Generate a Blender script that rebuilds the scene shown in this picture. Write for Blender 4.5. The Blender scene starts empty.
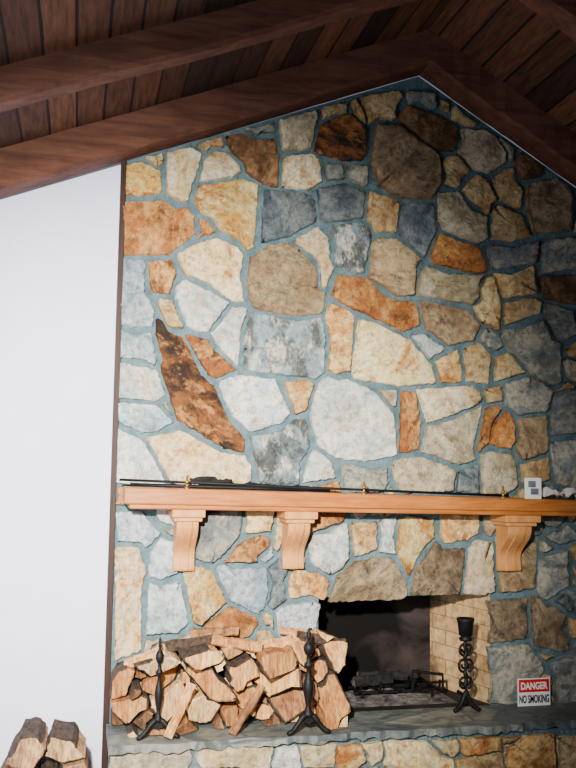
import bpy, bmesh, math, random
import numpy as np
from mathutils import Vector, Matrix
random.seed(7)
R = random.Random(11)
col = bpy.context.scene.collection

# ------------------------------------------------------------------ camera
F = 900.0
psi, th, ro = math.radians(13), math.radians(5.5), math.radians(0.8)
C = Vector((0, -5.6, 1.9))
fw = Vector((math.sin(psi)*math.cos(th), math.cos(psi)*math.cos(th), math.sin(th)))
r0 = Vector((math.cos(psi), -math.sin(psi), 0))
u0 = r0.cross(fw)
rt = r0*math.cos(ro) + u0*math.sin(ro)
up = u0*math.cos(ro) - r0*math.sin(ro)
cam = bpy.data.cameras.new("camera")
cam.sensor_fit = 'VERTICAL'; cam.sensor_height = 24; cam.lens = 24*F/768
co = bpy.data.objects.new("camera", cam); col.objects.link(co)
M = Matrix((( rt.x, up.x, -fw.x, C.x), (rt.y, up.y, -fw.y, C.y), (rt.z, up.z, -fw.z, C.z), (0,0,0,1)))
co.matrix_world = M
bpy.context.scene.camera = co

def ray(px, py): return fw*F + rt*(px-288) + up*(384-py)
def wy(px, py, y=0.0):          # photograph tracing -> point on the vertical plane y
    d = ray(px, py); return C + d*((y-C.y)/d.y)
def wz(px, py, z):              # photograph tracing -> point on the horizontal plane z
    d = ray(px, py); return C + d*((z-C.z)/d.z)

ZH = wy(300, 712).z             # hearth top
HD = wz(200, 741, ZH).y         # hearth front

# ------------------------------------------------------------------ helpers
def lin(c):
    out = []
    for v in c[:3]:
        v = v/255.0
        out.append(v/12.92 if v <= 0.04045 else ((v+0.055)/1.055)**2.4)
    return (*out, 1.0)

def mk(name, verts, faces, mats, fmat=None, smooth=False, parent=None, label=None, cat=None, kind=None, group=None, origin=None):
    vs = [Vector(v) for v in verts]
    if origin is None:
        xs = [v.x for v in vs]; ys = [v.y for v in vs]; zs = [v.z for v in vs]
        origin = Vector(((min(xs)+max(xs))/2, (min(ys)+max(ys))/2, min(zs)))
    me = bpy.data.meshes.new(name)
    me.from_pydata([v-origin for v in vs], [], faces)
    if not isinstance(mats, (list, tuple)): mats = [mats]
    for m in mats: me.materials.append(m)
    if fmat:
        for p, i in zip(me.polygons, fmat): p.material_index = i
    if smooth:
        for p in me.polygons: p.use_smooth = True
    bm = bmesh.new(); bm.from_mesh(me)
    bmesh.ops.recalc_face_normals(bm, faces=bm.faces)
    bm.to_mesh(me); bm.free()
    ob = bpy.data.objects.new(name, me); ob.location = origin
    col.objects.link(ob)
    if parent: setpar(ob, parent)
    tag(ob, label, cat, kind, group)
    return ob

def tag(ob, label=None, cat=None, kind=None, group=None):
    if label: ob["label"] = label
    if cat: ob["category"] = cat
    if kind: ob["kind"] = kind
    if group: ob["group"] = group

def setpar(ob, p):
    ob.parent = p
    ob.matrix_parent_inverse = Matrix.Translation(-p.location)
def empty(name, loc, label, cat, group=None, kind=None):
    e = bpy.data.objects.new(name, None); e.location = loc; e.empty_display_size = 0.1
    col.objects.link(e); tag(e, label, cat, kind, group); return e

def box(x0,x1,y0,y1,z0,z1):
    v = [(x0,y0,z0),(x1,y0,z0),(x1,y1,z0),(x0,y1,z0),(x0,y0,z1),(x1,y0,z1),(x1,y1,z1),(x0,y1,z1)]
    f = [(0,3,2,1),(4,5,6,7),(0,1,5,4),(1,2,6,5),(2,3,7,6),(3,0,4,7)]
    return v, f
def join(parts):
    V=[];Fc=[]
    for v,f in parts:
        o=len(V); V+= [Vector(a) for a in v]; Fc += [tuple(i+o for i in q) for q in f]
    return V,Fc
def prism(pts2, y0, y1):   # polygon in x,z extruded in y
    n=len(pts2)
    v=[(p[0],y0,p[1]) for p in pts2]+[(p[0],y1,p[1]) for p in pts2]
    f=[tuple(range(n)), tuple(range(2*n-1,n-1,-1))]+[(i,(i+1)%n,n+(i+1)%n,n+i) for i in range(n)]
    return v,f
def prism_x(pts, x0, x1):  # polygon in y,z extruded in x
    n=len(pts)
    v=[(x0,p[0],p[1]) for p in pts]+[(x1,p[0],p[1]) for p in pts]
    f=[tuple(range(n)), tuple(range(2*n-1,n-1,-1))]+[(i,(i+1)%n,n+(i+1)%n,n+i) for i in range(n)]
    return v,f
def lathe(prof, c, seg=20):
    V=[];Fc=[]
    for r,z in prof:
        for k in range(seg):
            a=2*math.pi*k/seg; V.append((c[0]+r*math.cos(a), c[1]+r*math.sin(a), c[2]+z))
    for i in range(len(prof)-1):
        for k in range(seg):
            a=i*seg+k; b=i*seg+(k+1)%seg
            Fc.append((a,b,b+seg,a+seg))
    Fc.append(tuple(range(seg-1,-1,-1))); o=(len(prof)-1)*seg
    Fc.append(tuple(range(o,o+seg)))
    return V,Fc
def tube(pts, rad, seg=8):
    pts=[Vector(p) for p in pts]; n=len(pts)
    rr = rad if isinstance(rad,(list,tuple)) else [rad]*n
    V=[];Fc=[]
    ref=None
    for i,p in enumerate(pts):
        t=(pts[min(i+1,n-1)]-pts[max(i-1,0)]).normalized()
        if ref is None:
            ref=Vector((0,0,1)) if abs(t.z)<0.9 else Vector((1,0,0))
        a=(ref - t*ref.dot(t)).normalized(); b=t.cross(a); ref=a
        for k in range(seg):
            an=2*math.pi*k/seg
            V.append(p+a*(rr[i]*math.cos(an))+b*(rr[i]*math.sin(an)))
    for i in range(n-1):
        for k in range(seg):
            q=i*seg+k; w=i*seg+(k+1)%seg
            Fc.append((q,w,w+seg,q+seg))
    Fc.append(tuple(range(seg-1,-1,-1))); Fc.append(tuple(range((n-1)*seg,n*seg)))
    return V,Fc
def bez(p0,p1,p2,p3,n=12):
    p0,p1,p2,p3=map(Vector,(p0,p1,p2,p3))
    return [p0*(1-t)**3+p1*3*t*(1-t)**2+p2*3*t*t*(1-t)+p3*t**3 for t in [i/n for i in range(n+1)]]

# ------------------------------------------------------------------ materials
class NT:
    def __init__(s,name):
        s.m=bpy.data.materials.new(name); s.m.use_nodes=True; s.t=s.m.node_tree; s.n=s.t.nodes
        s.b=s.n["Principled BSDF"]
        s.b.inputs['Specular IOR Level'].default_value=.3
    def new(s,t,**k):
        x=s.n.new(t)
        for a,b in k.items(): setattr(x,a,b)
        return x
    def l(s,a,b): s.t.links.new(a,b)
def mixc(nt, fac, a, b, mode='MIX'):
    m=nt.new('ShaderNodeMix', data_type='RGBA', blend_type=mode)
    for sock,v in ((m.inputs[0],fac),(m.inputs[6],a),(m.inputs[7],b)):
        if isinstance(v,(int,float)): sock.default_value=v
        elif isinstance(v,tuple): sock.default_value=v
        else: nt.l(v,sock)
    return m.outputs[2]
def ramp(nt, fac, a, b, ca=(0,0,0,1), cb=(1,1,1,1)):
    r=nt.new('ShaderNodeValToRGB'); r.color_ramp.elements[0].position=a; r.color_ramp.elements[1].position=b
    r.color_ramp.elements[0].color=ca; r.color_ramp.elements[1].color=cb
    nt.l(fac,r.inputs[0]); return r.outputs[0]
def noise(nt, vec, scale, detail=5, rough=.6, dist=0):
    n=nt.new('ShaderNodeTexNoise'); n.inputs['Scale'].default_value=scale; n.inputs['Detail'].default_value=detail; n.inputs['Roughness'].default_value=rough
    n.inputs['Distortion'].default_value=dist
    if vec is not None: nt.l(vec,n.inputs['Vector'])
    return n.outputs['Fac']
def bump(nt, h, strength, dist=0.01, prev=None):
    b=nt.new('ShaderNodeBump'); b.inputs['Strength'].default_value=strength; b.inputs['Distance'].default_value=dist
    nt.l(h,b.inputs['Height'])
    if prev is not None: nt.l(prev,b.inputs['Normal'])
    return b.outputs[0]
def math_(nt,op,a,b):
    m=nt.new('ShaderNodeMath',operation=op)
    for s,v in ((m.inputs[0],a),(m.inputs[1],b)):
        if isinstance(v,(int,float)): s.default_value=v
        else: nt.l(v,s)
    return m.outputs[0]
def texco(nt, scale=(1,1,1), rot=(0,0,0)):
    t=nt.new('ShaderNodeTexCoord'); m=nt.new('ShaderNodeMapping'); nt.l(t.outputs['Object'],m.inputs[0])
    m.inputs['Scale'].default_value=scale; m.inputs['Rotation'].default_value=rot
    return m.outputs[0]

def simple(name, c1, c2, scale=8, stretch=(1,1,1), rough=.7, bs=.3, metal=0, bd=.005):
    nt=NT(name); v=texco(nt,stretch)
    n=noise(nt,v,scale); f=ramp(nt,n,.35,.65)
    nt.l(mixc(nt,f,lin(c1),lin(c2)), nt.b.inputs['Base Color'])
    nt.b.inputs['Roughness'].default_value=rough; nt.b.inputs['Metallic'].default_value=metal
    if bs: nt.l(bump(nt,noise(nt,v,scale*4),bs,bd), nt.b.inputs['Normal'])
    return nt.m

def stone_mat():
    nt=NT("field_stone")
    c1=nt.new('ShaderNodeAttribute',attribute_name='Col'); c2=nt.new('ShaderNodeAttribute',attribute_name='Col2'); c3=nt.new('ShaderNodeAttribute',attribute_name='Col3'); pr=nt.new('ShaderNodeAttribute',attribute_name='Par')
    sp=nt.new('ShaderNodeSeparateColor'); nt.l(pr.outputs['Color'],sp.inputs[0])
    tc=nt.new('ShaderNodeTexCoord')
    mu=nt.new('ShaderNodeVectorMath',operation='SCALE'); nt.l(pr.outputs['Color'],mu.inputs[0]); mu.inputs['Scale'].default_value=40
    ad=nt.new('ShaderNodeVectorMath',operation='ADD'); nt.l(tc.outputs['Object'],ad.inputs[0]); nt.l(mu.outputs[0],ad.inputs[1])
    vr=nt.new('ShaderNodeVectorRotate',rotation_type='Y_AXIS'); nt.l(ad.outputs[0],vr.inputs['Vector'])
    nt.l(math_(nt,'MULTIPLY',sp.outputs[1],3.14),vr.inputs['Angle'])
    mp=nt.new('ShaderNodeMapping'); mp.inputs['Scale'].default_value=(3.8,3.8,6); nt.l(vr.outputs[0],mp.inputs[0])
    n1=noise(nt,mp.outputs[0],1.1,9,.72,.35)
    base=mixc(nt,ramp(nt,n1,.44,.56),c1.outputs['Color'],c2.outputs['Color'])
    n3=noise(nt,mp.outputs[0],1.5,9,.74,.4)
    mm=math_(nt,'MULTIPLY',ramp(nt,n3,.52,.61),sp.outputs[2])
    base=mixc(nt,mm,base,c3.outputs['Color'])
    n2=noise(nt,ad.outputs[0],24,9,.8)
    base=mixc(nt,.85,base,ramp(nt,n2,.37,.55,(.42,.41,.41,1),(1.2,1.18,1.14,1)),'MULTIPLY')
    nt.l(base,nt.b.inputs['Base Color']); nt.b.inputs['Roughness'].default_value=.6
    b1=bump(nt,n1,1.0,.06); b2=bump(nt,n2,.9,.018,b1)
    nt.l(b2,nt.b.inputs['Normal'])
    return nt.m
M_stone=stone_mat()
M_mortar=simple("mortar",(74,98,106),(106,130,138),12,rough=.95,bs=.8,bd=.03)

def board_mat():
    nt=NT("ceiling_boards"); tc=nt.new('ShaderNodeTexCoord')
    sx=nt.new('ShaderNodeSeparateXYZ'); nt.l(tc.outputs['Object'],sx.inputs[0])
    d=math_(nt,'DIVIDE',sx.outputs[0],.155); fl=math_(nt,'FLOOR',d,0)
    wn=nt.new('ShaderNodeTexWhiteNoise',noise_dimensions='1D'); nt.l(fl,wn.inputs['W'])
    fr=math_(nt,'FRACT',d,0)
    mp=nt.new('ShaderNodeMapping'); mp.inputs['Scale'].default_value=(14,1.6,14); nt.l(tc.outputs['Object'],mp.inputs[0])
    g=noise(nt,mp.outputs[0],3,6)
    b=mixc(nt,wn.outputs['Value'],lin((48,33,27)),lin((122,80,56)))
    b=mixc(nt,.8,b,ramp(nt,g,.35,.65,(.35,.33,.33,1),(1.05,1.05,1.05,1)),'MULTIPLY')
    wd=math_(nt,'MULTIPLY',noise(nt,mp.outputs[0],1.5,3),.18)
    gp=math_(nt,'LESS_THAN',fr,wd)
    b=mixc(nt,gp,b,lin((24,17,16)))
    nt.l(b,nt.b.inputs['Base Color']); nt.b.inputs['Roughness'].default_value=.85
    return nt.m
M_board=board_mat()
def beam_mat():
    nt=NT("beam_wood"); v=texco(nt,(1,6,8)); n=noise(nt,v,2.5,7,.65,.3); n2=noise(nt,texco(nt,(1,1,1)),1.3,4)
    c=mixc(nt,ramp(nt,n,.36,.64),lin((82,50,39)),lin((112,73,57)))
    c=mixc(nt,.6,c,ramp(nt,n2,.35,.6,(.6,.57,.55,1),(1.1,1.1,1.1,1)),'MULTIPLY')
    nt.l(c,nt.b.inputs['Base Color']); nt.b.inputs['Roughness'].default_value=.8
    nt.l(bump(nt,n,.4,.015),nt.b.inputs['Normal']); return nt.m
M_beam=beam_mat()
M_mantel=simple("mantel_wood",(158,90,36),(188,116,54),6,(1,8,10),rough=.35,bs=.15)
M_corbel=simple("corbel_wood",(192,130,70),(210,150,92),6,(8,8,1),rough=.45,bs=.1)
M_white=simple("white_plaster",(222,226,252),(228,231,254),3,rough=.9,bs=.05)
M_trim=simple("trim_wood",(36,18,14),(52,27,20),6,(9,9,1),rough=.6,bs=.1)
M_floor=simple("floor_wood",(96,62,42),(130,88,60),5,(1,9,1),rough=.5,bs=.1)
M_iron=simple("wrought_iron",(10,10,12),(22,22,26),20,rough=.55,bs=.3,metal=.2)
M_brass=simple("brass",(170,120,60),(200,160,90),10,rough=.3,bs=0,metal=.9)
M_char=simple("charred_wood",(12,11,11),(45,42,42),20,rough=.9,bs=.8,bd=.02)
M_ash=simple("ash",(44,41,40),(120,114,110),14,rough=1,bs=.8,bd=.02)
M_paper=simple("white_paper",(225,225,225),(240,238,235),8,rough=.8,bs=.1)
M_ink=simple("grey_ink",(70,75,90),(120,125,140),30,rough=.8,bs=0)
M_red=simple("red_print",(190,24,24),(205,32,30),8,rough=.5,bs=0)
M_black=simple("black_print",(15,15,15),(25,25,25),8,rough=.6,bs=0)
def wood_end(name,a,b,dark):
    nt=NT(name); v=texco(nt,(1,1,1)); n=noise(nt,v,9,6,.7,.5); n2=noise(nt,texco(nt,(7,2,1)),12,6,.7)
    c=mixc(nt,ramp(nt,n,.4,.6),lin(a),lin(b)); c=mixc(nt,.8,c,ramp(nt,n2,.34,.58,lin(dark),(1.1,1.1,1.1,1)),'MULTIPLY')
    nt.l(c,nt.b.inputs['Base Color']); nt.b.inputs['Roughness'].default_value=.85
    nt.l(bump(nt,n2,.7,.012),nt.b.inputs['Normal']); return nt.m
woods=[wood_end("split_wood",a,b,(140,112,92)) for a,b in
       [((204,144,84),(232,184,122)),((170,112,64),(204,150,92)),((220,176,118),(240,210,160)),((130,88,58),(176,126,82)),((208,150,88),(236,192,132)),((96,68,50),(140,102,72))]]
floorwoods=[wood_end("split_wood",a,b,(120,104,92)) for a,b in [((140,108,78),(196,156,112)),((90,70,56),(140,110,84)),((184,144,100),(220,184,136))]]
M_bark=simple("bark",(42,33,28),(96,78,64),14,(3,1,3),rough=.95,bs=.9,bd=.02)

def fire_brick(name, c1, c2, mort, soot):
    nt=NT(name); tc=nt.new('ShaderNodeTexCoord')
    sx=nt.new('ShaderNodeSeparateXYZ'); nt.l(tc.outputs['Object'],sx.inputs[0])
    cb=nt.new('ShaderNodeCombineXYZ'); nt.l(math_(nt,'ADD',sx.outputs[0],sx.outputs[1]),cb.inputs[0]); nt.l(sx.outputs[2],cb.inputs[1])
    bk=nt.new('ShaderNodeTexBrick'); nt.l(cb.outputs[0],bk.inputs[0]); bk.inputs['Scale'].default_value=1
    bk.inputs['Brick Width'].default_value=.21; bk.inputs['Row Height'].default_value=.1; bk.inputs['Mortar Size'].default_value=.003
    bk.inputs['Color1'].default_value=lin(c1); bk.inputs['Color2'].default_value=lin(c2); bk.inputs['Mortar'].default_value=lin(mort)
    f=noise(nt,tc.outputs['Object'],2.6,6,.6,.5)
    dy=math_(nt,'MULTIPLY',math_(nt,'MAXIMUM',math_(nt,'SUBTRACT',sx.outputs[1],.08),0),.8)
    dz=math_(nt,'MULTIPLY',math_(nt,'MAXIMUM',math_(nt,'SUBTRACT',sx.outputs[2],.5),0),.7)
    f=math_(nt,'ADD',math_(nt,'ADD',f,dy),dz)
    b=mixc(nt,ramp(nt,f,soot,soot+.25),bk.outputs[0],lin((56,44,38)))
    f2=noise(nt,tc.outputs['Object'],18,6)
    b=mixc(nt,.8,b,ramp(nt,f2,.35,.6,(.5,.48,.46,1),(1.1,1.1,1.1,1)),'MULTIPLY')
    nt.l(b,nt.b.inputs['Base Color']); nt.b.inputs['Roughness'].default_value=.9
    nt.l(bump(nt,bk.outputs['Fac'],-.5,.01),nt.b.inputs['Normal'])
    return nt.m
M_brick=fire_brick("firebrick",(224,188,136),(198,158,108),(140,114,84),.58)
def soot_haze_mat():
    nt=NT("soot"); tc=nt.new('ShaderNodeTexCoord'); n=noise(nt,tc.outputs['Object'],2.4,6,.6,.6)
    sx=nt.new('ShaderNodeSeparateXYZ'); nt.l(tc.outputs['Object'],sx.inputs[0])
    f=math_(nt,'ADD',n,math_(nt,'MULTIPLY',sx.outputs[0],.5))  # haze painted into the soot colour, paler towards the right
    nt.l(mixc(nt,ramp(nt,f,.58,.92),lin((8,6,6)),lin((72,62,60))),nt.b.inputs['Base Color']); nt.b.inputs['Roughness'].default_value=1
    return nt.m
M_soot_haze=soot_haze_mat()

# ------------------------------------------------------------------ stone packing
OX=30; W_=760; H_=830
def raster(poly):
    p=np.array(poly,float)
    x0=max(int(p[:,0].min())-1,-OX); x1=min(int(p[:,0].max())+2,W_-OX-1)
    y0=max(int(p[:,1].min())-1,0); y1=min(int(p[:,1].max())+2,H_-1)
    yy,xx=np.mgrid[y0:y1,x0:x1]; xx=xx+.5; yy=yy+.5
    ins=np.zeros(xx.shape,bool); n=len(p)
    for i in range(n):
        xa,ya=p[i]; xb,yb=p[(i+1)%n]
        if ya==yb: continue
        c=((ya>yy)!=(yb>yy))&(xx<(xb-xa)*(yy-ya)/(yb-ya)+xa)
        ins^=c
    return (slice(y0,y1),slice(x0+OX,x1+OX)),ins
def l1(occ):
    g=np.where(occ,0.0,1e4)
    for ax in (0,1):
        n=g.shape[ax]; idx=np.arange(n,dtype=float); idx=idx[:,None] if ax==0 else idx[None,:]
        a=np.minimum.accumulate(g-idx,axis=ax)+idx
        gb=np.flip(g,ax); b=np.flip(np.minimum.accumulate(gb-idx,axis=ax)+idx,ax)
        g=np.minimum(a,b)
    return g
def dp(pts,eps):
    def rec(a,b):
        A=Vector(pts[a%len(pts)]);Bv=Vector(pts[b%len(pts)]); d=Bv-A; L_=d.length
        best=-1;bi=None
        for i in range(a+1,b):
            p=Vector(pts[i%len(pts)])-A
            h=abs(p.x*d.y-p.y*d.x)/L_ if L_>1e-6 else p.length
            if h>best: best=h;bi=i
        if bi is None or best<eps: return [a]
        return rec(a,bi)+rec(bi,b)
    n=len(pts)
    k0=max(range(n),key=lambda i:(Vector(pts[i])-Vector(pts[0])).length)
    k1=max(range(n),key=lambda i:(Vector(pts[i])-Vector(pts[k0])).length)
    if k1<k0: k0,k1=k1,k0
    idx=rec(k0,k1)+rec(k1,k0+n)
    return [pts[i%n] for i in idx]
def pack(mask, hand, pal, gap=3.9, grow=4, mind=7, cap=(14,24), rnd=R, maxn=400, eps=2.9, jit=.85, chip=.5, vary=0.7):
    L=np.full((H_,W_),-1,int)
    sl,ins=raster(mask); L[sl][ins]=0
    st=[]
    for code,pts in hand:
        st.append([code,pts]); sl,ins=raster(pts)
        v=L[sl]; v[ins&(v==0)]=len(st)
    def dil(k):
        nonlocal L
        for it in range(k):
            S=L.copy()
            nb=((1,0),(-1,0),(0,1),(0,-1)) if it%2 else ((1,0),(-1,0),(0,1),(0,-1),(1,1),(-1,-1),(1,-1),(-1,1))
            for dy,dx in nb:
                sh=np.roll(L,(dy,dx),(0,1)); m=(S==0)&(sh>0); S[m]=sh[m]
            L=S
    dil(grow)
    for it in range(maxn):
        d=l1(L!=0); k=int(d.argmax()); cy,cx=divmod(k,W_)
        if d[cy,cx]<mind: break
        cp=rnd.uniform(*cap); pts=[]; N=rnd.choice((4,5,6)); a0=rnd.random()*6
        sx,sy=rnd.choice([(1,1),(1.3,.8),(.8,1.25)])
        for j in range(N):
            a=a0+2*math.pi*(j+rnd.uniform(-.25,.25))/N; dx,dy=math.cos(a)*sx,math.sin(a)*sy; r=0
            while r<cp:
                r+=1; X=int(cx+dx*r); Y=int(cy+dy*r)
                if not(0<=X<W_ and 0<=Y<H_) or L[Y,X]!=0: break
            r=max(2,r*rnd.uniform(.85,1.0))
            pts.append((cx-OX+dx*r,cy+dy*r))
        st.append([pal(cx-OX,cy,rnd),pts]); sl,ins=raster(pts); v=L[sl]; v[ins&(v==0)]=len(st)
        L[cy,cx]=len(st)
    dil(3)
    out=[]
    for i,(code,pts) in enumerate(st,1):
        ys,xs=np.nonzero(L==i)
        if len(xs)<60: continue
        c=(xs.mean()-OX+.5, ys.mean()+.5)
        g_=gap+rnd.uniform(-vary,vary)
        p=[Vector(q) for q in pts]; per=sum((p[j]-p[(j+1)%len(p)]).length for j in range(len(p)))
        step=max(2.5,per/80); res=[]
        for j in range(len(p)):
            a,b=p[j],p[(j+1)%len(p)]; n=max(1,int(round((b-a).length/step)))
            for q in range(n): res.append(a.lerp(b,q/n))
        cv=Vector(c); ol=[]
        for q in res:
            d=q-cv; D=d.length
            if D<1: continue
            d/=D; r=D*.5
            while r>1:
                if L[min(H_-1,max(0,int(cv.y+d.y*r))),min(W_-1,max(0,int(cv.x+d.x*r+OX)))]==i: break
                r-=1
            while r<D+12:
                X=int(cv.x+d.x*r+OX); Y=int(cv.y+d.y*r)
                if not(0<=X<W_ and 0<=Y<H_) or L[Y,X]!=i: break
                r+=.5
            ol.append((math.atan2(d.y,d.x),max(1.5,r-g_)))
        ol.sort()
        poly=[(cv.x+math.cos(o[0])*o[1],cv.y+math.sin(o[0])*o[1]) for o in ol]
        e=eps*min(1,math.sqrt(len(xs))/34)
        poly=dp(poly,max(1.2,e))
        if len(poly)<3: continue
        ch=[]
        for j in range(len(poly)):
            a,b,c_=Vector(poly[j-1]),Vector(poly[j]),Vector(poly[(j+1)%len(poly)])
            ang=(a-b).angle(c_-b,3.1) if (a-b).length>.1 and (c_-b).length>.1 else 3.1
            if ang<2.2: b=b+(b-cv).normalized()*.8
            k=min(chip,(a-b).length*.25,(c_-b).length*.25)
            if (a-b).length>.1 and (c_-b).length>.1:
                ch+= [b+(a-b).normalized()*k, b+(c_-b).normalized()*k]
        per=sum((ch[j]-ch[(j+1)%len(ch)]).length for j in range(len(ch))); step=max(3.2,per/70)
        fin=[]
        for j in range(len(ch)):
            a,b=ch[j],ch[(j+1)%len(ch)]; n=max(1,int(round((b-a).length/step)))
            for q in range(n):
                w=a.lerp(b,q/n); fin.append((w.x+rnd.uniform(-jit,jit),w.y+rnd.uniform(-jit,jit)))
        out.append((code,fin,c))
    return out

# base, streak, blotch, blotch strength
PAL={ 'O':((216,154,84),(242,206,142),(166,94,44),.8),'C':((230,206,154),(248,236,204),(206,150,86),.6),'W':((206,220,224),(248,244,232),(206,182,144),.6),
 'B':((160,184,196),(208,220,224),(130,150,158),.6),'G':((134,144,144),(188,184,166),(90,96,94),.7),'D':((92,106,116),(140,150,152),(64,72,78),.7),
 'T':((206,168,112),(234,210,158),(152,108,66),.8),'R':((186,118,60),(224,170,104),(112,68,38),.9),'K':((104,74,50),(158,120,84),(56,42,34),.8),
 'S':((112,130,142),(170,182,186),(60,70,78),.8),'E':((194,180,146),(224,214,186),(152,132,102),.7),'M':((166,138,102),(194,172,134),(108,94,76),.8),
 'L':((244,226,188),(250,216,156),(214,144,74),.9), 'Y':((226,176,90),(246,224,158),(182,100,40),.9),
 'P':((146,90,48),(60,44,34),(212,150,84),.8),'X':((150,170,176),(92,98,96),(222,218,202),.9),'Q':((128,108,84),(170,150,120),(76,64,54),.8)}
def build_stones(stones, yplane, dep, rnd=R):
    V=[];Fc=[];A=[];B=[];D3=[];P=[]
    for code,ol,c in stones:
        c1,c2,c3,bl=PAL[code]; j=rnd.uniform(.9,1.08); j2=rnd.uniform(.95,1.05)
        a=lin([min(255,c1[0]*j),min(255,c1[1]*j),min(255,c1[2]*j*j2)]); b=lin([min(255,v*j) for v in c2]); d3=lin(c3)
        par=(rnd.random(),rnd.random(),bl,1)
        n=len(ol); o=len(V); dd=dep*rnd.uniform(.7,1.3)
        pl=[(rnd.uniform(-.0015,.0015),rnd.uniform(-.0015,.0015),rnd.uniform(0,.004)) for _ in range(3)]
        rings=[(1.0,0.0),(.997,.8),(.975,.96),(.86,1.0),(.65,1.02),(.4,1.04),(.2,1.04)]
        for s,h in rings:
            for (x,y) in ol:
                px=c[0]+(x-c[0])*s; py=c[1]+(y-c[1])*s
                w=wy(px,py,yplane-dep)
                hh=dd*h
                if h>.9:
                    f=min(p[2]+p[0]*(px-c[0])+p[1]*(py-c[1]) for p in pl)
                    hh+=max(-.026,f*.8)+rnd.uniform(-.0035,.0035)+.008
                V.append(Vector((w.x,yplane+(.01 if h==0 else 0)-hh,w.z)))
        w=wy(c[0],c[1],yplane-dep); V.append(Vector((w.x,yplane-dd*1.05-.008,w.z)))
        for k in range(len(rings)-1):
            for q in range(n):
                Fc.append((o+k*n+q,o+k*n+(q+1)%n,o+(k+1)*n+(q+1)%n,o+(k+1)*n+q))
        e=o+(len(rings)-1)*n
        for q in range(n): Fc.append((e+q,e+(q+1)%n,len(V)-1))
        m=len(V)-o; A+=[a]*m; B+=[b]*m; D3+=[d3]*m; P+=[par]*m
    return V,Fc,(A,B,D3,P)

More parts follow.
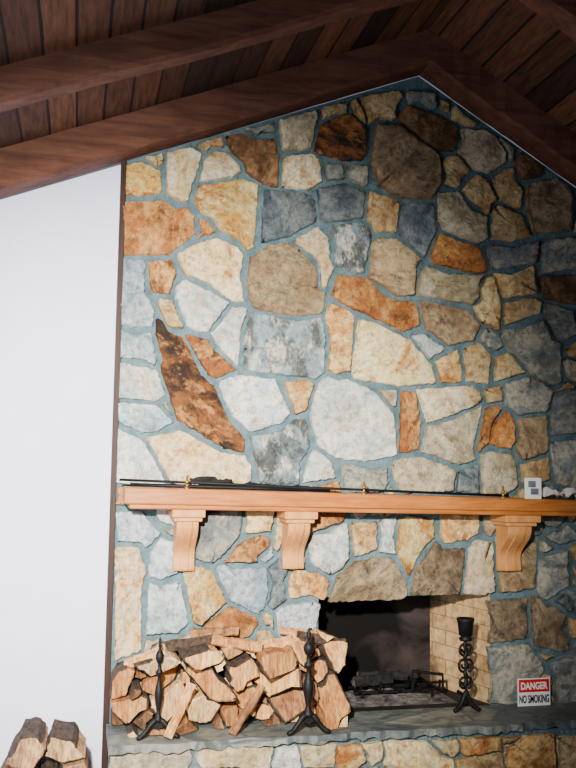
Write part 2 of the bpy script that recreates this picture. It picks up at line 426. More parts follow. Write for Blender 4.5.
RAW="""
Y 122,160 136,155 162,172 160,188 142,196 122,186
C 167,156 184,142 203,150 196,178 181,200 166,186
T 144,156 160,152 165,160 158,168
C 201,163 214,148 243,164 234,177 200,180
K 230,138 270,136 278,160 276,186 256,178 238,160
T 195,140 214,134 222,143 206,151
G 248,124 270,119 276,131 254,136
E 278,112 298,106 320,112 312,140 300,152 284,145
T 319,102 344,98 347,111 324,115
P 318,126 350,116 364,130 362,155 340,161 320,150
C 285,160 300,153 320,160 321,180 307,188 284,185
T 362,93 393,86 404,95 392,118 371,118
M 377,124 398,128 440,155 446,175 428,198 394,194 373,174
K 400,110 420,106 455,126 460,142 440,150 410,126
G 407,92 430,93 436,106 412,102
G 326,163 341,163 345,178 328,180
G 347,166 368,169 362,186 350,181
R 124,205 150,199 196,215 199,234 165,253 124,252
R 196,218 207,217 211,236 198,238
Y 197,184 240,178 262,181 258,215 252,247 236,236 200,210
D 264,190 300,194 318,197 316,215 290,233 263,238
D 317,190 346,182 366,196 362,215 332,222 318,212
T 368,196 394,193 400,211 395,233 378,229 366,212
D 402,206 430,205 435,238 422,252 400,238
T 443,160 456,156 470,168 462,185 446,180
E 464,131 489,135 506,156 497,168 474,166 462,148
T 461,182 477,175 494,196 490,214 472,204
T 499,172 514,169 526,190 520,208 501,196
E 441,190 458,190 490,218 488,241 452,233 440,216
T 494,206 524,216 530,237 510,243 492,236
Q 528,183 560,181 571,200 568,232 536,232 528,210
R 436,236 465,240 490,262 480,272 446,270 436,256
K 520,154 540,165 537,178 520,176
B 121,260 143,260 147,285 152,324 136,330 121,324
R 147,263 172,263 175,276 166,292 148,291
L 178,255 205,236 240,246 243,266 241,300 215,290 180,266
T 160,298 176,304 182,326 168,330
W 177,281 205,284 230,300 222,318 204,334 188,325 178,305
W 212,328 235,308 246,309 243,345 235,362 215,345
M 247,262 270,245 300,244 320,266 323,310 300,319 256,309 246,285
L 296,240 316,228 331,234 331,280 322,288 306,262
X 331,226 352,220 371,225 370,247 358,273 336,260
M 372,240 398,238 418,250 416,285 402,299 373,281
R 335,279 350,275 419,308 417,326 400,330 335,294
E 421,272 445,270 480,277 482,298 455,302 421,290
M 424,302 455,306 479,318 474,340 452,346 430,335
G 489,242 510,245 539,241 538,261 512,270 489,262
T 500,275 535,264 536,290 510,300 498,293
G 541,244 574,240 590,262 545,270
T 478,284 492,280 504,310 498,325 480,318
T 505,304 530,296 544,308 522,324 506,322
K 540,278 580,277 578,301 552,300
G 508,330 540,318 558,348 561,382 548,386 512,352
G 545,306 572,312 574,335 556,336
X 242,320 252,312 322,320 328,336 322,373 300,378 254,372 240,350
O 329,306 350,308 355,335 349,371 335,375 328,345
L 355,348 364,320 396,330 437,370 438,382 390,386 354,380
W 417,336 440,334 445,350 430,358
O 436,360 460,348 467,368 461,386 440,382
T 466,348 480,344 494,366 490,384 468,381
T 491,365 510,352 526,372 510,381 493,378
P 157,320 170,325 208,380 228,420 244,440 240,453 225,450 180,416 170,386 160,350
P 187,334 205,336 233,362 228,375 206,376 191,350
B 121,331 150,333 160,356 150,363 124,356
W 121,366 140,363 158,375 161,395 145,401 121,396
B 121,404 150,404 168,418 160,431 136,432 121,420
W 222,380 275,375 291,400 286,425 256,431 232,418 223,396
O 284,379 311,378 313,394 301,413 289,402
W 312,396 330,378 366,382 396,414 396,450 370,461 326,450 312,425
E 379,388 396,388 400,405 391,412
R 400,392 411,390 420,425 416,450 403,450 399,420
C 420,388 474,385 482,395 456,417 430,421
E 424,431 460,412 485,408 480,440 472,462 450,466 425,451
R 485,408 500,404 490,436 478,452
R 494,420 512,415 516,440 504,449 491,441
G 506,386 530,375 549,392 545,410 521,415 508,400
M 520,420 547,416 546,450 526,462 520,445
G 552,400 590,392 592,432 555,436
T 486,390 501,385 503,400 491,404
W 118,430 134,432 160,462 166,480 118,479
L 149,438 176,434 236,455 252,466 246,482 176,481 160,465
X 252,440 280,428 306,420 307,450 298,482 262,482
W 307,452 326,456 334,476 302,480
G 345,466 386,469 386,490 346,488
E 395,465 414,455 455,470 451,490 400,490
D 459,475 475,466 480,490 460,490
E 483,455 500,450 516,460 513,492 486,492
T 522,466 546,456 549,476 530,484
G 556,440 590,438 592,490 560,484
B 117,512 134,510 156,530 150,546 117,539
L 114,548 140,546 143,600 138,652 113,656
B 146,586 180,583 189,605 182,631 145,633
B 152,547 172,541 176,572 155,581
Y 185,571 200,565 223,585 223,605 201,622 188,612
G 200,516 240,508 241,535 215,562 198,560
R 224,560 241,540 266,535 268,546 250,561 226,567
T 245,512 272,510 270,530 246,532
B 218,566 264,572 270,590 259,611 236,600 221,582
R 205,622 234,608 256,620 250,633 214,637
D 272,566 285,562 286,600 272,606
O 286,575 318,572 332,580 328,595 290,600
W 313,536 345,526 353,545 345,570 331,578 316,560
R 290,513 345,508 340,522 320,531 292,530
T 351,528 375,522 378,550 356,556
W 382,522 395,522 395,556 382,556
Y 398,525 415,518 436,525 430,542 409,578 397,556
W 279,606 315,600 319,622 300,636 281,633
Q 334,577 365,558 398,558 408,580 406,600 335,600
Q 412,562 440,545 462,552 461,598 415,599
C 465,577 479,541 492,545 491,592 466,594
O 442,516 480,515 478,531 446,545
M 498,562 536,542 536,585 506,594
G 541,562 566,550 571,580 546,602
Q 492,602 526,598 526,640 494,642
G 494,650 530,646 541,670 522,702 492,702
Q 532,600 560,611 566,651 536,646
G 556,662 590,655 592,700 560,704
"""
hand=[]
for ln in RAW.strip().splitlines():
    t=ln.split(); hand.append((t[0],[tuple(map(float,q.split(','))) for q in t[1:]]))
mask=[(120,163),(385,88),(432,88),(700,272),(700,722),(487,722),(491,690),(486,655),(490,625),(487,601),(462,597),(440,600),(412,598),(404,602),(372,603),(338,601),(322,606),(317,640),(322,670),(318,722),(111,722)]
def palW(x,y,r):
    if x>520: return r.choice("GTGMTE")
    if x>400: return r.choice("GETMGE")
    if y>500: return r.choice("BETGWT")
    return r.choice("TEGTRB")
ST=pack(mask,hand,palW)
V,Fc,AT=build_stones(ST,0.0,.045)

# roof lines in world
a=wy(118,164); b=wy(385,86); c=wy(432,86); d=wy(576,188)
sL=(b.z-a.z)/(b.x-a.x); sR=(d.z-c.z)/(d.x-c.x)
ax=(c.z-sR*c.x-(a.z-sL*a.x))/(sL-sR); az=a.z+sL*(ax-a.x)
def zr(x): return az+sL*(x-ax) if x<ax else az+sR*(x-ax)

XL=wy(114,500).x; XR=wy(700,400).x
X0=wy(318,650).x; X1=wy(490,650).x; Z1=wy(400,596).z
parts=[prism([(XL,0),(X0,0),(X0,zr(X0)),(XL,zr(XL))],0,.3),
       prism([(X1,0),(XR,0),(XR,zr(XR)),(X1,zr(X1))],0,.3),
       prism([(X0,Z1),(X1,Z1),(X1,zr(X1)),(ax,az),(X0,zr(X0))],0,.3)]
mv,mf=join(parts)
n0=len(mv)
allV=mv+V; allF=mf+[tuple(i+n0 for i in q) for q in Fc]
fireplace=mk("stone_fireplace",allV,allF,[M_mortar,M_stone],[0]*len(mf)+[1]*len(Fc),origin=Vector((0,0,0)),
   label="tall fieldstone fireplace wall of multicoloured stones in grey mortar",cat="fireplace")
def addattr(me,n0,AT):
    for nm,dat in zip(("Col","Col2","Col3","Par"),AT):
        at=me.color_attributes.new(nm,'FLOAT_COLOR','POINT')
        arr=[(.3,.3,.3,1)]*n0+list(dat)
        at.data.foreach_set("color",np.array(arr,dtype=np.float32).ravel())
addattr(fireplace.data,n0,AT)
for p in fireplace.data.polygons:
    if p.material_index==1: p.use_smooth=True

# firebox
YB=.62; bk=wy(430,650,YB); xbr=bk.x; xbl=X0+.12
FL=ZH-.01; YS=-.055
fv=[(X0,0,FL),(X1,0,FL),(xbr,YB,FL),(xbl,YB,FL),(X0,0,Z1),(X1,0,Z1),(xbr,YB,Z1+.05),(xbl,YB,Z1+.05),(X0+.03,YS,FL),(X1-.03,YS,FL)]
ff=[(0,1,2,3),(0,3,7,4),(2,6,7,3),(1,5,6,2),(4,7,6,5),(8,9,1,0)]
fb=mk("firebox",fv,ff,[M_soot_haze,M_brick],[0,0,0,1,0,0],parent=fireplace,label="brick-lined firebox with soot-blackened back")
# ash bed
V=[];Fc=[];N=18;rr=random.Random(3)
for i in range(N+1):
    for j in range(N+1):
        u,v=i/N,j/N; h=.05*math.sin(math.pi*u)*math.sin(math.pi*v)*rr.uniform(.4,1.2)
        V.append((X0+.15+(X1-X0-.35)*u,.06+.5*v*(1-.3*u),FL+.004+h))
for i in range(N):
    for j in range(N): Fc.append((i*(N+1)+j,(i+1)*(N+1)+j,(i+1)*(N+1)+j+1,i*(N+1)+j+1))
mk("ash_bed",V,Fc,M_ash,label="grey ash heap on the firebox floor",cat="ash",kind="stuff")

# hearth
TH=.04
XHL=wz(108,740,ZH).x
hp=[]
n=120; off=0
for i in range(n+1):
    if i%8==0: off=R.uniform(-.045,.03)
    t=i/n; x=XHL+(XR-XHL)*t; hp.append((x,HD+off*(.6+.4*math.sin(i*.8))+R.uniform(-.007,.007)))
sv=[];sf=[]
for z in (ZH-TH,ZH):
    sv+=[(x,y,z+R.uniform(-.014,.01)*(z<ZH)) for x,y in hp]; sv+=[(x,YS,z) for x,y in hp]
m=n+1
for i in range(n):
    sf+=[(i,i+1,m+i+1,m+i),(2*m+i,3*m+i,3*m+i+1,2*m+i+1),(i,2*m+i,2*m+i+1,i+1),(m+i,m+i+1,3*m+i+1,3*m+i)]
sf+=[(0,m,3*m,2*m),(n,2*m+n,3*m+n,m+n)]
def slab_mat():
    nt=NT("flagstone"); v=texco(nt,(1,1.6,1))
    vo=nt.new('ShaderNodeTexVoronoi',feature='DISTANCE_TO_EDGE'); vo.inputs['Scale'].default_value=1.8; nt.l(v,vo.inputs[0])
    vc=nt.new('ShaderNodeTexVoronoi'); vc.inputs['Scale'].default_value=1.8; nt.l(v,vc.inputs[0])
    sp=nt.new('ShaderNodeSeparateColor'); nt.l(vc.outputs['Color'],sp.inputs[0])
    b=mixc(nt,sp.outputs[0],lin((92,102,104)),lin((150,150,138)))
    nn=noise(nt,v,7,9,.78,.6); b=mixc(nt,.9,b,ramp(nt,nn,.42,.57,(.4,.43,.45,1),(1.2,1.18,1.15,1)),'MULTIPLY')
    b=mixc(nt,ramp(nt,vo.outputs['Distance'],.008,.025),lin((84,94,98)),b)
    nt.l(b,nt.b.inputs['Base Color']); nt.b.inputs['Roughness'].default_value=.55
    nt.l(bump(nt,nn,.8,.015),nt.b.inputs['Normal']); return nt.m
hearth=empty("raised_hearth",Vector((1.5,HD/2,0)),"raised stone hearth with flagstone top","hearth")
mk("hearth_slab",sv,sf,slab_mat(),parent=hearth,label="mottled grey flagstone slab top")
HF=HD+.05
RAW2="""
E 112,751 150,749 190,751 186,772 114,776
C 198,749 240,747 272,747 268,766 205,768
W 277,751 298,749 300,770 275,772
C 302,747 326,744 335,751 330,768 304,766
O 340,751 356,747 366,758 352,768 338,764
C 366,749 380,745 384,758 372,764
L 388,744 410,741 430,747 450,764 452,790 396,788 386,764
C 434,741 456,739 460,749 446,754
O 462,741 496,737 500,749 480,756 463,752
T 462,760 500,756 505,783 460,786
O 508,747 535,737 552,738 556,773 520,778 508,764
T 504,741 520,736 512,744
B 122,782 170,778 175,804 124,804
T 190,774 240,770 245,798 190,802
E 260,774 330,774 330,798 262,802
T 560,740 600,736 604,768 562,772
"""
hand2=[]
for ln in RAW2.strip().splitlines():
    t=ln.split(); hand2.append((t[0],[tuple(map(float,q.split(','))) for q in t[1:]]))
mask2=[(108,749),(300,745),(576,733),(690,729),(690,826),(106,826)]
ST2=pack(mask2,hand2,lambda x,y,r:r.choice("CTELWG"),mind=6,cap=(10,18),gap=2.8,vary=.3)
V,Fc,AT=build_stones(ST2,HF,.035)
mv,mf=box(XHL+.02,XR,HF,YS,0,ZH-TH-.012); n0=len(mv)
hb=mk("hearth_base",[Vector(q) for q in mv]+V,mf+[tuple(i+n0 for i in q) for q in Fc],[M_mortar,M_stone],[0]*len(mf)+[1]*len(Fc),parent=hearth,label="mortared fieldstone hearth base")
addattr(hb.data,n0,AT)
for p in hb.data.polygons:
    if p.material_index==1: p.use_smooth=True

# ------------------------------------------------------------------ room shell
xw=-2.6
v,f=prism([(xw,0),(XL,0),(XL,zr(XL)+.0),(xw,zr(xw))],.03,.15)
mk("wall_back",v,f,M_white,kind="structure")
v,f=box(XL-.024,XL+.008,-.05,.03,0,zr(XL)); mk("trim_1",v,f,M_trim,kind="structure")
v,f=box(xw,4.6,-6.5,.6,-.05,0); mk("floor",v,f,M_floor,kind="structure")
v,f=box(xw-.1,xw,-6.5,.15,0,zr(xw)+.2); mk("wall_left",v,f,M_white,kind="structure")
BH=.24; xr_=4.6
v,f=prism([(xw,zr(xw)+BH),(ax,az+BH),(xr_,zr(xr_)+BH),(xr_,zr(xr_)+BH+.08),(ax,az+BH+.08),(xw,zr(xw)+BH+.08)],-6.5,.2)
mk("ceiling",v,f,M_board,kind="structure")
def beam_mesh(xa,xb,lf,y0,y1,seed):
    r=random.Random(seed); n=40; V=[];Fc=[]
    for i in range(n+1):
        t=i/n; x=xa+(xb-xa)*t; zb=zr(x)+lf; zt=zr(x)+BH
        e=0 if i in (0,n) else 1
        w1=e*(r.uniform(-.007,.007)+.008*math.sin(t*23+seed)); w2=e*r.uniform(-.006,.006)
        c_=.022
        V+=[(x,y0+w2,zb+c_+w1),(x,y0+c_+w2,zb+w1),(x,y1-.01,zb+w1*.4),(x,y1,zb+.01),(x,y1,zt),(x,y0+w2,zt)]
    for i in range(n):
        for k in range(6):
            a=i*6+k; b=i*6+(k+1)%6
            Fc.append((a,b,b+6,a+6))
    Fc.append(tuple(range(5,-1,-1))); Fc.append(tuple(range(n*6,n*6+6)))
    return V,Fc
for i,y1 in enumerate([-.0,-1.13,-2.26,-3.4]):
    y0=y1-(.2 if i==0 else .14); lf=0 if i==0 else .06
    for side in (0,1):
        v,f=beam_mesh(xw if side==0 else ax,ax if side==0 else xr_,lf,y0,y1-.002,i*2+side)
        mk("ceiling_beam",v,f,M_beam,label="reddish-brown sloping timber roof beam under plank ceiling",cat="beam",group="sloping roof beams")

# ------------------------------------------------------------------ mantel
MY=-.32
tl=wy(125,487,MY); tr=wy(600,501,MY); bl=wy(128,509,MY); br=wy(600,517,MY)
mr=XR
def ext(p,q,x): return p.z+(q.z-p.z)*(x-p.x)/(q.x-p.x)
zt0=tl.z; zt1=ext(tl,tr,mr); zb0=bl.z; zb1=ext(bl,br,mr)
x0=tl.x
mant=empty("mantel_shelf",Vector((2,0,zb0)),"long orange-brown wooden mantel shelf on carved brackets","mantel")
def hexa(x0,x1,y0,y1,za0,zb0,za1,zb1):
    v=[(x0,y0,za0),(x1,y0,za1),(x1,y1,za1),(x0,y1,za0),(x0,y0,zb0),(x1,y0,zb1),(x1,y1,zb1),(x0,y1,zb0)]
    return v,[(0,3,2,1),(4,5,6,7),(0,1,5,4),(1,2,6,5),(2,3,7,6),(3,0,4,7)]
YM=-.055
v1=hexa(x0,mr,MY,YM,zb0+.028,zt0,zb1+.028,zt1)
v2=hexa(x0+.03,mr,MY+.02,YM,zb0,zb0+.03,zb1,zb1+.03)
v,f=join([v1,v2])
sh=mk("shelf",v,f,M_mantel,parent=mant)
bv=sh.modifiers.new("bevel",'BEVEL'); bv.width=.008; bv.segments=2
def corbel(pxa,pxb,pyt,pyb):
    A_=wy(pxa,pyt,-.26); B2=wy(pxb,pyt,-.26); xc=(A_.x+B2.x)/2; w=(B2.x-A_.x)
    zt=zb0+(zb1-zb0)*(xc-x0)/(mr-x0); zb=wy((pxa+pxb)/2,pyb,-.1).z; h=zt-zb
    cap=box(xc-w/2,xc+w/2,-.29,YM,zt-.045,zt)
    cap2=box(xc-w*.43,xc+w*.43,-.265,YM,zt-.07,zt-.045)
    prof=[(YM,zt-.07),(-.245,zt-.07)]
    H=h-.07
    for i in range(1,15):
        t=i/14
        y=-.245+(.16*(t**.9)) - .03*math.sin(t*math.pi*2.1)
        prof.append((y,zt-.07-H*.88*t))
    prof+=[(-.1,zb+.05*h),(-.095,zb),(YM,zb)]
    body=prism_x(prof,xc-w*.33,xc+w*.33)
    prof2=[(y-.012 if y<YM else y,z) for y,z in prof]
    rib=prism_x(prof2,xc-w*.14,xc+w*.14)
    v,f=join([cap,cap2,body,rib]); o=mk("bracket",v,f,M_corbel,parent=mant,label="carved light orange wooden bracket")
    o.modifiers.new("bevel",'BEVEL').width=.004
corbel(172,205,508,571); corbel(284,317,509,569); corbel(504,539,515,571)

# things on the mantel
def zm(x): return zt0+(zt1-zt0)*(x-x0)/(mr-x0)
def xat(px,y): return wy(px,486,y).x
def rodobj(pa,ya,za_,pb,yb,zb_,r,label,name="iron_rod",cat="rod"):
    xa=xat(pa,ya); xb=xat(pb,yb)
    p0=Vector((xa,ya,zm(xa)+za_)); p1=Vector((xb,yb,zm(xb)+zb_))
    return mk(name,*tube([p0,p0.lerp(p1,.3),p0.lerp(p1,.6),p1],r),M_iron,smooth=True,label=label,cat=cat)
rodobj(119,-.24,.04,508,-.24,.014,.008,"long thin black iron rod lying along the wooden mantel")
rodobj(130,-.27,.014,330,-.27,.014,.011,"short black fireplace poker lying on the mantel","fireplace_poker","poker")
def stick(pa,pb,y,zo,rmax,seed,label):
    r=random.Random(seed); q0=xat(pa,y); q1=xat(pb,y); pts=[]; rad=[]
    for i in range(15):
        t=i/14; x=q0+(q1-q0)*t; pts.append((x,y+r.uniform(-.012,.012),zm(x)+zo+r.uniform(-.004,.007))); rad.append(rmax*(.35+.65*math.sin(math.pi*min(1,t*1.2+.05))**2)*r.uniform(.7,1.2))
    mk("driftwood_stick",*tube(pts,rad),M_char,smooth=True,label=label,cat="stick")
stick(200,316,-.19,.026,.018,5,"dark gnarled stick lying on the wooden mantel")
stick(190,232,-.12,.05,.028,6,"short dark knotty stick on the wooden mantel")
def peg(px):
    x=wy(px,485,-.3).x; z=zm(x)
    prof=[(.016,0),(.016,.006),(.008,.012),(.007,.03),(.013,.036),(.013,.044),(.008,.05),(.008,.068),(.004,.076),(.0005,.078)]
    mk("brass_candle_holder",*lathe(prof,(x,-.3,z),14),M_brass,smooth=True,label="tiny brass candle holder on the mantel edge",cat="candle holder",group="brass candle holders")
for px in (187,364,503): peg(px)
# card
ca=wy(525,498,-.27); cb=wy(541,478,-.27)
cx=(ca.x+cb.x)/2; cz=zm(cx); cw=(cb.x-ca.x)/2; chh=cb.z-cz
card=empty("greeting_card",Vector((cx,-.27,cz)),"small white printed card standing on the mantel","card")
mk("card_sheet",*box(cx-cw,cx+cw,-.272,-.266,cz,cz+chh),M_paper,parent=card)
v,f=join([box(cx-cw*.6,cx+cw*.3,-.2745,-.2722,cz+chh*.55,cz+chh*.85),box(cx-cw*.3,cx+cw*.65,-.2745,-.2722,cz+chh*.2,cz+chh*.5)])
mk("printed_picture",v,f,M_ink,parent=card)
def crumple(px,w,d,h,seed):
    r=random.Random(seed); x=wy(px,490,-.2).x; z=zm(x)
    V=[];Fc=[];N=5
    for i in range(N):
        for j in range(N):
            V.append((x+w*(i/(N-1)-.5)+r.uniform(-.012,.012),-.19+d*(j/(N-1)-.5)+r.uniform(-.012,.012),z+.004+h*(r.uniform(.5,1) if 0<i<N-1 else r.uniform(.1,.6))*(.45+.55*j/(N-1))))
    for i in range(N-1):
        for j in range(N-1):
            a,b,c,d_=i*N+j,(i+1)*N+j,(i+1)*N+j+1,i*N+j+1
            Fc+=[(a,b,c),(a,c,d_)]
    o=mk("crumpled_paper",V,Fc,M_paper,label="crumpled white paper scrap on the mantel",cat="paper",group="crumpled papers on the mantel")
    s=o.modifiers.new("solid",'SOLIDIFY'); s.thickness=.0015
crumple(553,.11,.12,.09,1); crumple(573,.13,.12,.11,4)

# ------------------------------------------------------------------ logs
def logmesh(ol,c,yref,yf,yb,wood,side,rnd,label,group,cat="firewood log",jit=.02,tilt=.0):
    n=len(ol); rings=[(.88,0,0),(.99,.03,.002),(1.0,.5,.003),(.96,.98,.003)]
    V=[];Fc=[];fm=[]
    sxx=rnd.uniform(-jit,jit); tx,tz=rnd.uniform(-tilt,tilt),rnd.uniform(-tilt,tilt)
    wc=wy(c[0],c[1],yref)
    for s,t,nz in rings:
        for (x,y) in ol:
            w=wy(c[0]+(x-c[0])*s,c[1]+(y-c[1])*s,yref)
            V.append(Vector((w.x+sxx*t+rnd.uniform(-nz,nz),yf+(yb-yf)*t+(1-t)*(tx*(w.x-wc.x)+tz*(w.z-wc.z)),w.z+rnd.uniform(-nz,nz))))
    Fc.append(tuple(range(n))); fm.append(0)
    for k in range(len(rings)-1):
        for q in range(n):
            Fc.append((k*n+q,k*n+(q+1)%n,(k+1)*n+(q+1)%n,(k+1)*n+q))
            aa=2*math.pi*q/n
            fm.append(1 if math.cos(aa-side)>(.0 if k else .2) else 0)
    Fc.append(tuple(range(len(V)-1,len(V)-1-n,-1))); fm.append(0)
    return mk("firewood_log",V,Fc,[wood,M_bark],fm,label=label,cat=cat,group=group)
def rowat(px,y,z):
    lo,hi=0,900
    for _ in range(30):
        m_=(lo+hi)/2
        if wy(px,m_,y).z>z: lo=m_
        else: hi=m_
    return lo
LY=-.3
RAW3="""
x 112,680 122,668 134,672 124,696 114,700
x 136,666 162,656 180,662 150,676
x 184,654 210,648 222,658 198,668
x 142,688 184,664 180,684 154,696
x 190,672 208,666 232,694 210,700
x 226,668 250,658 256,676 236,688
x 260,656 290,650 296,668 266,674
x 296,646 320,636 324,648 306,664
x 326,648 346,640 350,654 332,668
x 258,684 300,670 300,682 268,696
x 232,700 266,688 252,712
x 188,702 206,696 222,706 214,722 192,722
x 152,702 186,688 182,714 160,722
x 114,708 148,694 144,706 126,724
x 274,704 296,688 314,704 286,722
x 320,694 336,678 344,706 326,722
x 302,670 332,662 324,682
x 226,650 250,646 244,658 232,662
"""
hand3=[(t.split()[0],[tuple(map(float,q.split(','))) for q in t.split()[1:]]) for t in RAW3.strip().splitlines()]
rb=lambda px:rowat(px,LY,ZH)
mask3=[(111,rb(111)),(110,682),(118,668),(140,664),(158,654),(180,652),(205,646),(222,650),(240,642),(256,652),(275,648),(290,650),(300,640),(325,633),(340,638),(352,646),(346,664),(338,672),(350,700),(344,rb(344))]
LG=pack(mask3,hand3,lambda x,y,r:'x',gap=1.9,grow=2,mind=5,cap=(10,16),eps=1.8,jit=.3,chip=.4,vary=.5)
for i,(code,ol,c) in enumerate(LG):
    w=R.choice(woods); yf=LY+R.uniform(-.1,.14)
    logmesh(ol,c,LY,yf,-.07,w,R.uniform(0,6),R,"split firewood log with pale cut end stacked on the hearth","firewood stack on the hearth",tilt=.9,jit=.004)
def roundlog(a,b,r,label,group,mat=M_bark,seed=1,name="firewood_log",cat="firewood log",endm=None):
    rr=random.Random(seed); a=Vector(a); b=Vector(b); n=8
    pts=[a.lerp(b,i/n)+Vector((0,0,rr.uniform(-.004,.004))) for i in range(n+1)]
    V,Fc=tube(pts,[r*rr.uniform(.93,1.05) for _ in pts],12)
    for k in range(12):
        s=rr.uniform(.72,1.15)
        for i in range(n+1):
            p=pts[i]; V[i*12+k]=p+(V[i*12+k]-p)*s
    fm=[0]*(len(Fc)-2)+[1,1]
    return mk(name,V,Fc,[mat,endm or woods[2]],fm,label=label,cat=cat,group=group)
for (xa,ya,xb,yb,r,yy,dy,m_,s) in [(165,648,222,640,.036,-.16,.02,M_bark,1),(212,640,262,648,.036,-.22,-.06,woods[1],2),(190,634,238,631,.028,-.12,0,woods[3],3),
      (262,646,300,640,.034,-.16,0,woods[0],4),(296,636,345,644,.036,-.16,-.04,M_bark,5),(126,666,166,650,.032,-.2,-.06,woods[4],6),(280,630,318,636,.028,-.12,0,woods[0],7),
      (168,729,192,684,.024,-.47,.07,woods[0],12),(232,729,262,686,.024,-.46,.07,woods[3],13)]:
    a_=wy(xa,ya,yy); b_=wy(xb,yb,yy+dy)
    if ya>720: a_.z=ZH+.022
    roundlog(a_,b_,r,"rough-barked log lying crosswise on the firewood stack","firewood stack on the hearth",m_,seed=s)
# floor woodpile beside the hearth
RAW4="""
x 10,744 24,722 40,718 48,730 36,750
x 46,742 50,720 72,724 84,740 64,748
x 2,758 20,750 42,756 30,772 2,774
x 36,772 44,752 60,754 66,772
x 64,752 84,744 92,768 72,772
x 2,778 22,780 42,778 40,800 2,798
x 46,782 88,776 92,800 70,812 46,810
x 2,802 40,804 44,826 2,826
"""
for i,t in enumerate(RAW4.strip().splitlines()):
    pts=[tuple(map(float,q.split(','))) for q in t.split()[1:]]; k5=len(pts)
    c=(sum(p[0] for p in pts)/k5,sum(p[1] for p in pts)/k5)
    res=[]
    for j in range(k5):
        p,q=Vector(pts[j]),Vector(pts[(j+1)%k5])
        for k in range(4):
            w=p.lerp(q,k/4); res.append((w.x+R.uniform(-1.2,1.2),w.y+R.uniform(-1.2,1.2)))
    logmesh(res,c,-.45,-.8+.07*(i%3),-.4,floorwoods[(0,2,1,2,0,1,0,2)[i]],1.5 if i<2 else R.uniform(1,5),R,"dark split firewood log piled on the floor by the white wall","firewood pile on the floor",tilt=.7)

# ------------------------------------------------------------------ andirons
def andiron(px,y,pyt,scale):
    x=wy(px,720,y).x
    ht=wy(px,pyt,y).z-ZH
    e=empty("andiron",Vector((x,y,ZH)),"black wrought-iron andiron with turned post and pointed finial","andiron","andirons with turned posts")
    s=ht/.62
    k=lambda L:[(r*s*scale,z*s) for r,z in L]
    post=k([(.012,.10),(.03,.105),(.034,.12),(.02,.14),(.014,.16),(.018,.19),(.026,.23),(.03,.27),(.024,.31),(.014,.34),(.012,.38),(.026,.395),(.026,.405),(.012,.42),(.012,.455),(.022,.465),(.03,.485),(.03,.505),(.022,.525),(.01,.535),(.008,.55)])
    mk("post",*lathe(post,(x,y,ZH)),M_iron,smooth=True,parent=e)
    fin=k([(.008,.55),(.014,.556),(.01,.568),(.012,.585),(.006,.605),(.0008,.62)])
    mk("finial",*lathe(fin,(x,y,ZH)),M_iron,smooth=True,parent=e)
    for sg in (-1,1):
        pts=bez((x,y,ZH+.115*s),(x+sg*.05*s,y-.01,ZH+.12*s),(x+sg*.07*s,y-.02,ZH+.02*s),(x+sg*.13*s,y-.03,ZH+.016*s))
        mk("leg",*tube(pts,[.018*s]*6+[.015*s]*4+[.016*s,.016*s,.012*s]),M_iron,smooth=True,parent=e)
    pts=[(x,y,ZH+.1*s),(x,y+.03,ZH+.1*s)]
    mk("log_bar",*tube(pts,.011),M_iron,parent=e)
    v,f=prism([(x-.045*s,ZH+.08*s),(x,ZH+.06*s),(x+.045*s,ZH+.08*s),(x+.02*s,ZH+.125*s),(x-.02*s,ZH+.125*s)],y-.012,y+.012)
    mk("leg_plate",v,f,M_iron,parent=e)
andiron(158,HD+.08,636,.85)
andiron(308,-.47,627,1.05)
# cup-top andiron
b_=wz(466,712,ZH); x,y=b_.x,min(b_.y,-.12); ht=wy(466,618,y).z-ZH
e=empty("andiron",Vector((x,y,ZH)),"black wrought-iron andiron with basket cup top and scrollwork","andiron")
s=ht/.6
pts=[(x+.006*math.sin(i*.9),y,ZH+(.1+.38*i/30)*s) for i in range(31)]
mk("post",*tube(pts,[.013*s*(1+.25*math.sin(i*1.3)) for i in range(31)],8),M_iron,smooth=True,parent=e)
v,f=lathe([(.012*s,.45*s),(.04*s,.455*s),(.045*s,.47*s),(.03*s,.48*s),(.044*s,.49*s),(.052*s,.57*s),(.058*s,.585*s),(.058*s,.6*s),(.045*s,.6*s),(.04*s,.55*s)],(x,y,ZH),16)
mk("cup",v,f,M_iron,smooth=True,parent=e)
for zc,sg,sz in ((.4,1,.04),(.4,-1,.04),(.3,1,.045),(.3,-1,.045),(.19,1,.04),(.19,-1,.04)):
    sp=[]
    for i in range(22):
        t=i/21; an=-math.pi/2+t*math.pi*2.6; rr_=sz*s*(1-.72*t)
        sp.append((x+sg*(sz*s*.62+rr_*math.cos(an)*.8-.01),y,ZH+zc*s+rr_*math.sin(an)))
    mk("scroll",*tube(sp,.009*s,6),M_iron,smooth=True,parent=e)
for sg in (-1,1):
    mk("leg",*tube(bez((x,y,ZH+.13*s),(x+sg*.02,y,ZH+.08*s),(x+sg*.035,y-.01,ZH+.03),(x+sg*.09*s,y-.02,ZH+.014)),.015*s),M_iron,smooth=True,parent=e)
mk("log_bar",*tube([(x,y,ZH+.1*s),(x,y+.12,ZH+.1*s)],.012),M_iron,parent=e)

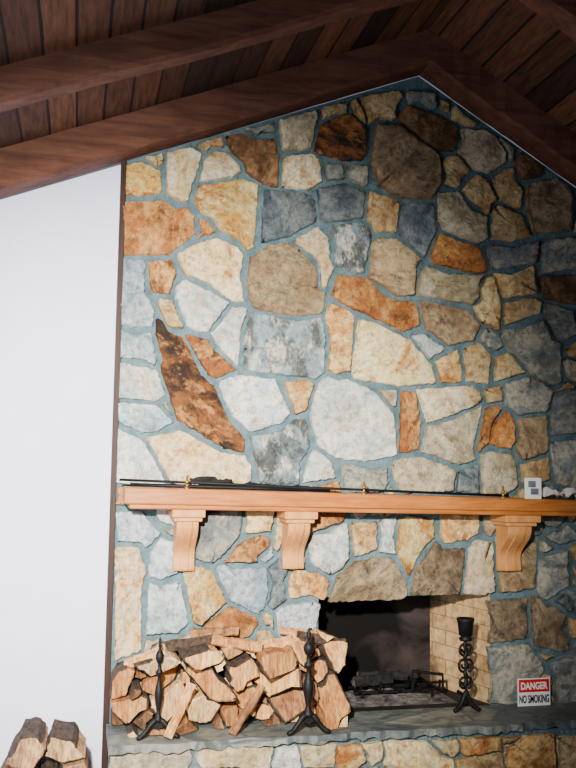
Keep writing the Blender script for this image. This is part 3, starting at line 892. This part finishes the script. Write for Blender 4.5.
# ------------------------------------------------------------------ grate
gy=.26
ga=wy(350,700,gy); gb=wy(436,672,gy)
gx0,gx1=ga.x,gb.x
g=empty("fireplace_grate",Vector(((gx0+gx1)/2,gy+.1,ZH)),"black iron log grate standing inside the firebox","fireplace grate")
zg=FL-.005
for yy in (gy-.08,gy+.08,gy+.22):
    mk("cross_bar",*tube([(gx0,yy,zg+.07),(gx1,yy,zg+.07)],.01,6),M_iron,parent=g)
for i in range(5):
    xx=gx0+.03+(gx1-gx0-.06)*i/4
    hb_=.02*math.sin(i*2.1)
    pts=[(xx,gy-.14,zg+.13+hb_),(xx,gy-.13,zg+.09),(xx,gy-.1,zg+.08),(xx,gy+.22,zg+.08),(xx,gy+.25,zg+.1),(xx,gy+.26,zg+.13)]
    mk("bar",*tube(pts,.01,6),M_iron,parent=g)
for xx in (gx0+.06,gx1-.06):
    for yy in (gy-.08,gy+.22):
        mk("leg",*tube([(xx,yy,zg+.07),(xx,yy,zg+.007)],.011,6),M_iron,parent=g)
hx=gx1-.22
mk("side_frame",*tube([(hx,gy-.14,zg+.09),(hx,gy-.14,zg+.21),(gx1-.01,gy-.14,zg+.18),(gx1-.01,gy-.14,zg+.09)],.011,6),M_iron,parent=g)
roundlog((gx0+.02,gy+.0,zg+.125),(gx1-.3,gy+.05,zg+.13),.034,"charred black log resting on the grate","charred logs",M_char,seed=8,name="charred_log",cat="log",endm=M_ash)
roundlog((gx0+.1,gy+.16,zg+.125),(gx1-.16,gy+.13,zg+.12),.03,"charred black log resting on the grate","charred logs",M_char,seed=9,name="charred_log",cat="log",endm=M_ash)

# ------------------------------------------------------------------ danger sign
sy=-.12
s0=wy(518,706,sy); s1=wy(550,677,sy)
sx0,sx1,sz0,sz1=s0.x,s1.x,s0.z,s1.z
if sz0<ZH+.03: 
    sz1-= (sz0-ZH-.001); sz0=ZH+.001
sg=empty("warning_sign",Vector(((sx0+sx1)/2,sy,sz0)),"white warning card with red header reading DANGER NO SMOKING","sign")
mk("sign_board",*box(sx0,sx1,sy,sy+.005,sz0,sz1),M_paper,parent=sg)
W2=sx1-sx0; H2=sz1-sz0; xm=(sx0+sx1)/2
v,f=box(sx0+W2*.03,sx1-W2*.03,sy-.002,sy,sz0+H2*.5,sz1-H2*.04)
mk("red_header",v,f,M_red,parent=sg)
def text(s,cx,cz,wd,hh,mat,y,name):
    cu=bpy.data.curves.new("t",'FONT'); cu.body=s; cu.align_x='CENTER'; cu.align_y='CENTER'; cu.extrude=.002; cu.offset=.03
    o=bpy.data.objects.new("t",cu); col.objects.link(o); bpy.context.view_layer.update()
    dg=bpy.context.evaluated_depsgraph_get(); me=bpy.data.meshes.new_from_object(o.evaluated_get(dg))
    bpy.data.objects.remove(o)
    vs=[v.co.copy() for v in me.vertices]; fs=[tuple(p.vertices) for p in me.polygons]
    xs=[v.x for v in vs]; ys=[v.y for v in vs]
    sx=wd/(max(xs)-min(xs)); sz=hh/(max(ys)-min(ys)); mx=(max(xs)+min(xs))/2; my=(max(ys)+min(ys))/2
    mk(name,[(cx+(v.x-mx)*sx,y-v.z*.2,cz+(v.y-my)*sz) for v in vs],fs,mat,parent=sg)
text("DANGER",xm,sz0+H2*.73,W2*.82,H2*.27,M_paper,sy-.004,"danger_lettering")
text("NO SMOKING",xm,sz0+H2*.25,W2*.92,H2*.3,M_black,sy-.002,"no_smoking_lettering")

# ------------------------------------------------------------------ lights
def aim(o,loc,tgt):
    o.location=loc; o.rotation_euler=(Vector(tgt)-Vector(loc)).to_track_quat('-Z','Y').to_euler(); col.objects.link(o)
l=bpy.data.lights.new("camera_flash",'SPOT'); l.energy=4800; l.spot_size=math.radians(58); l.spot_blend=1; l.shadow_soft_size=.08; l.color=(1,.94,.84)
aim(bpy.data.objects.new("camera_flash",l),(-.35,-5.2,2.6),(.44,0,1.72))
l=bpy.data.lights.new("fill_light",'AREA'); l.size=1.6; l.energy=85; l.color=(.86,.92,1)  # added soft fill for the left side and hearth, no real window
aim(bpy.data.objects.new("fill_light",l),(-1.6,-3.6,1.6),(-.1,0,1.7))
w=bpy.data.worlds.new("world"); bpy.context.scene.world=w; w.use_nodes=True
w.node_tree.nodes['Background'].inputs[0].default_value=(.8,.86,1,1); w.node_tree.nodes['Background'].inputs[1].default_value=.2
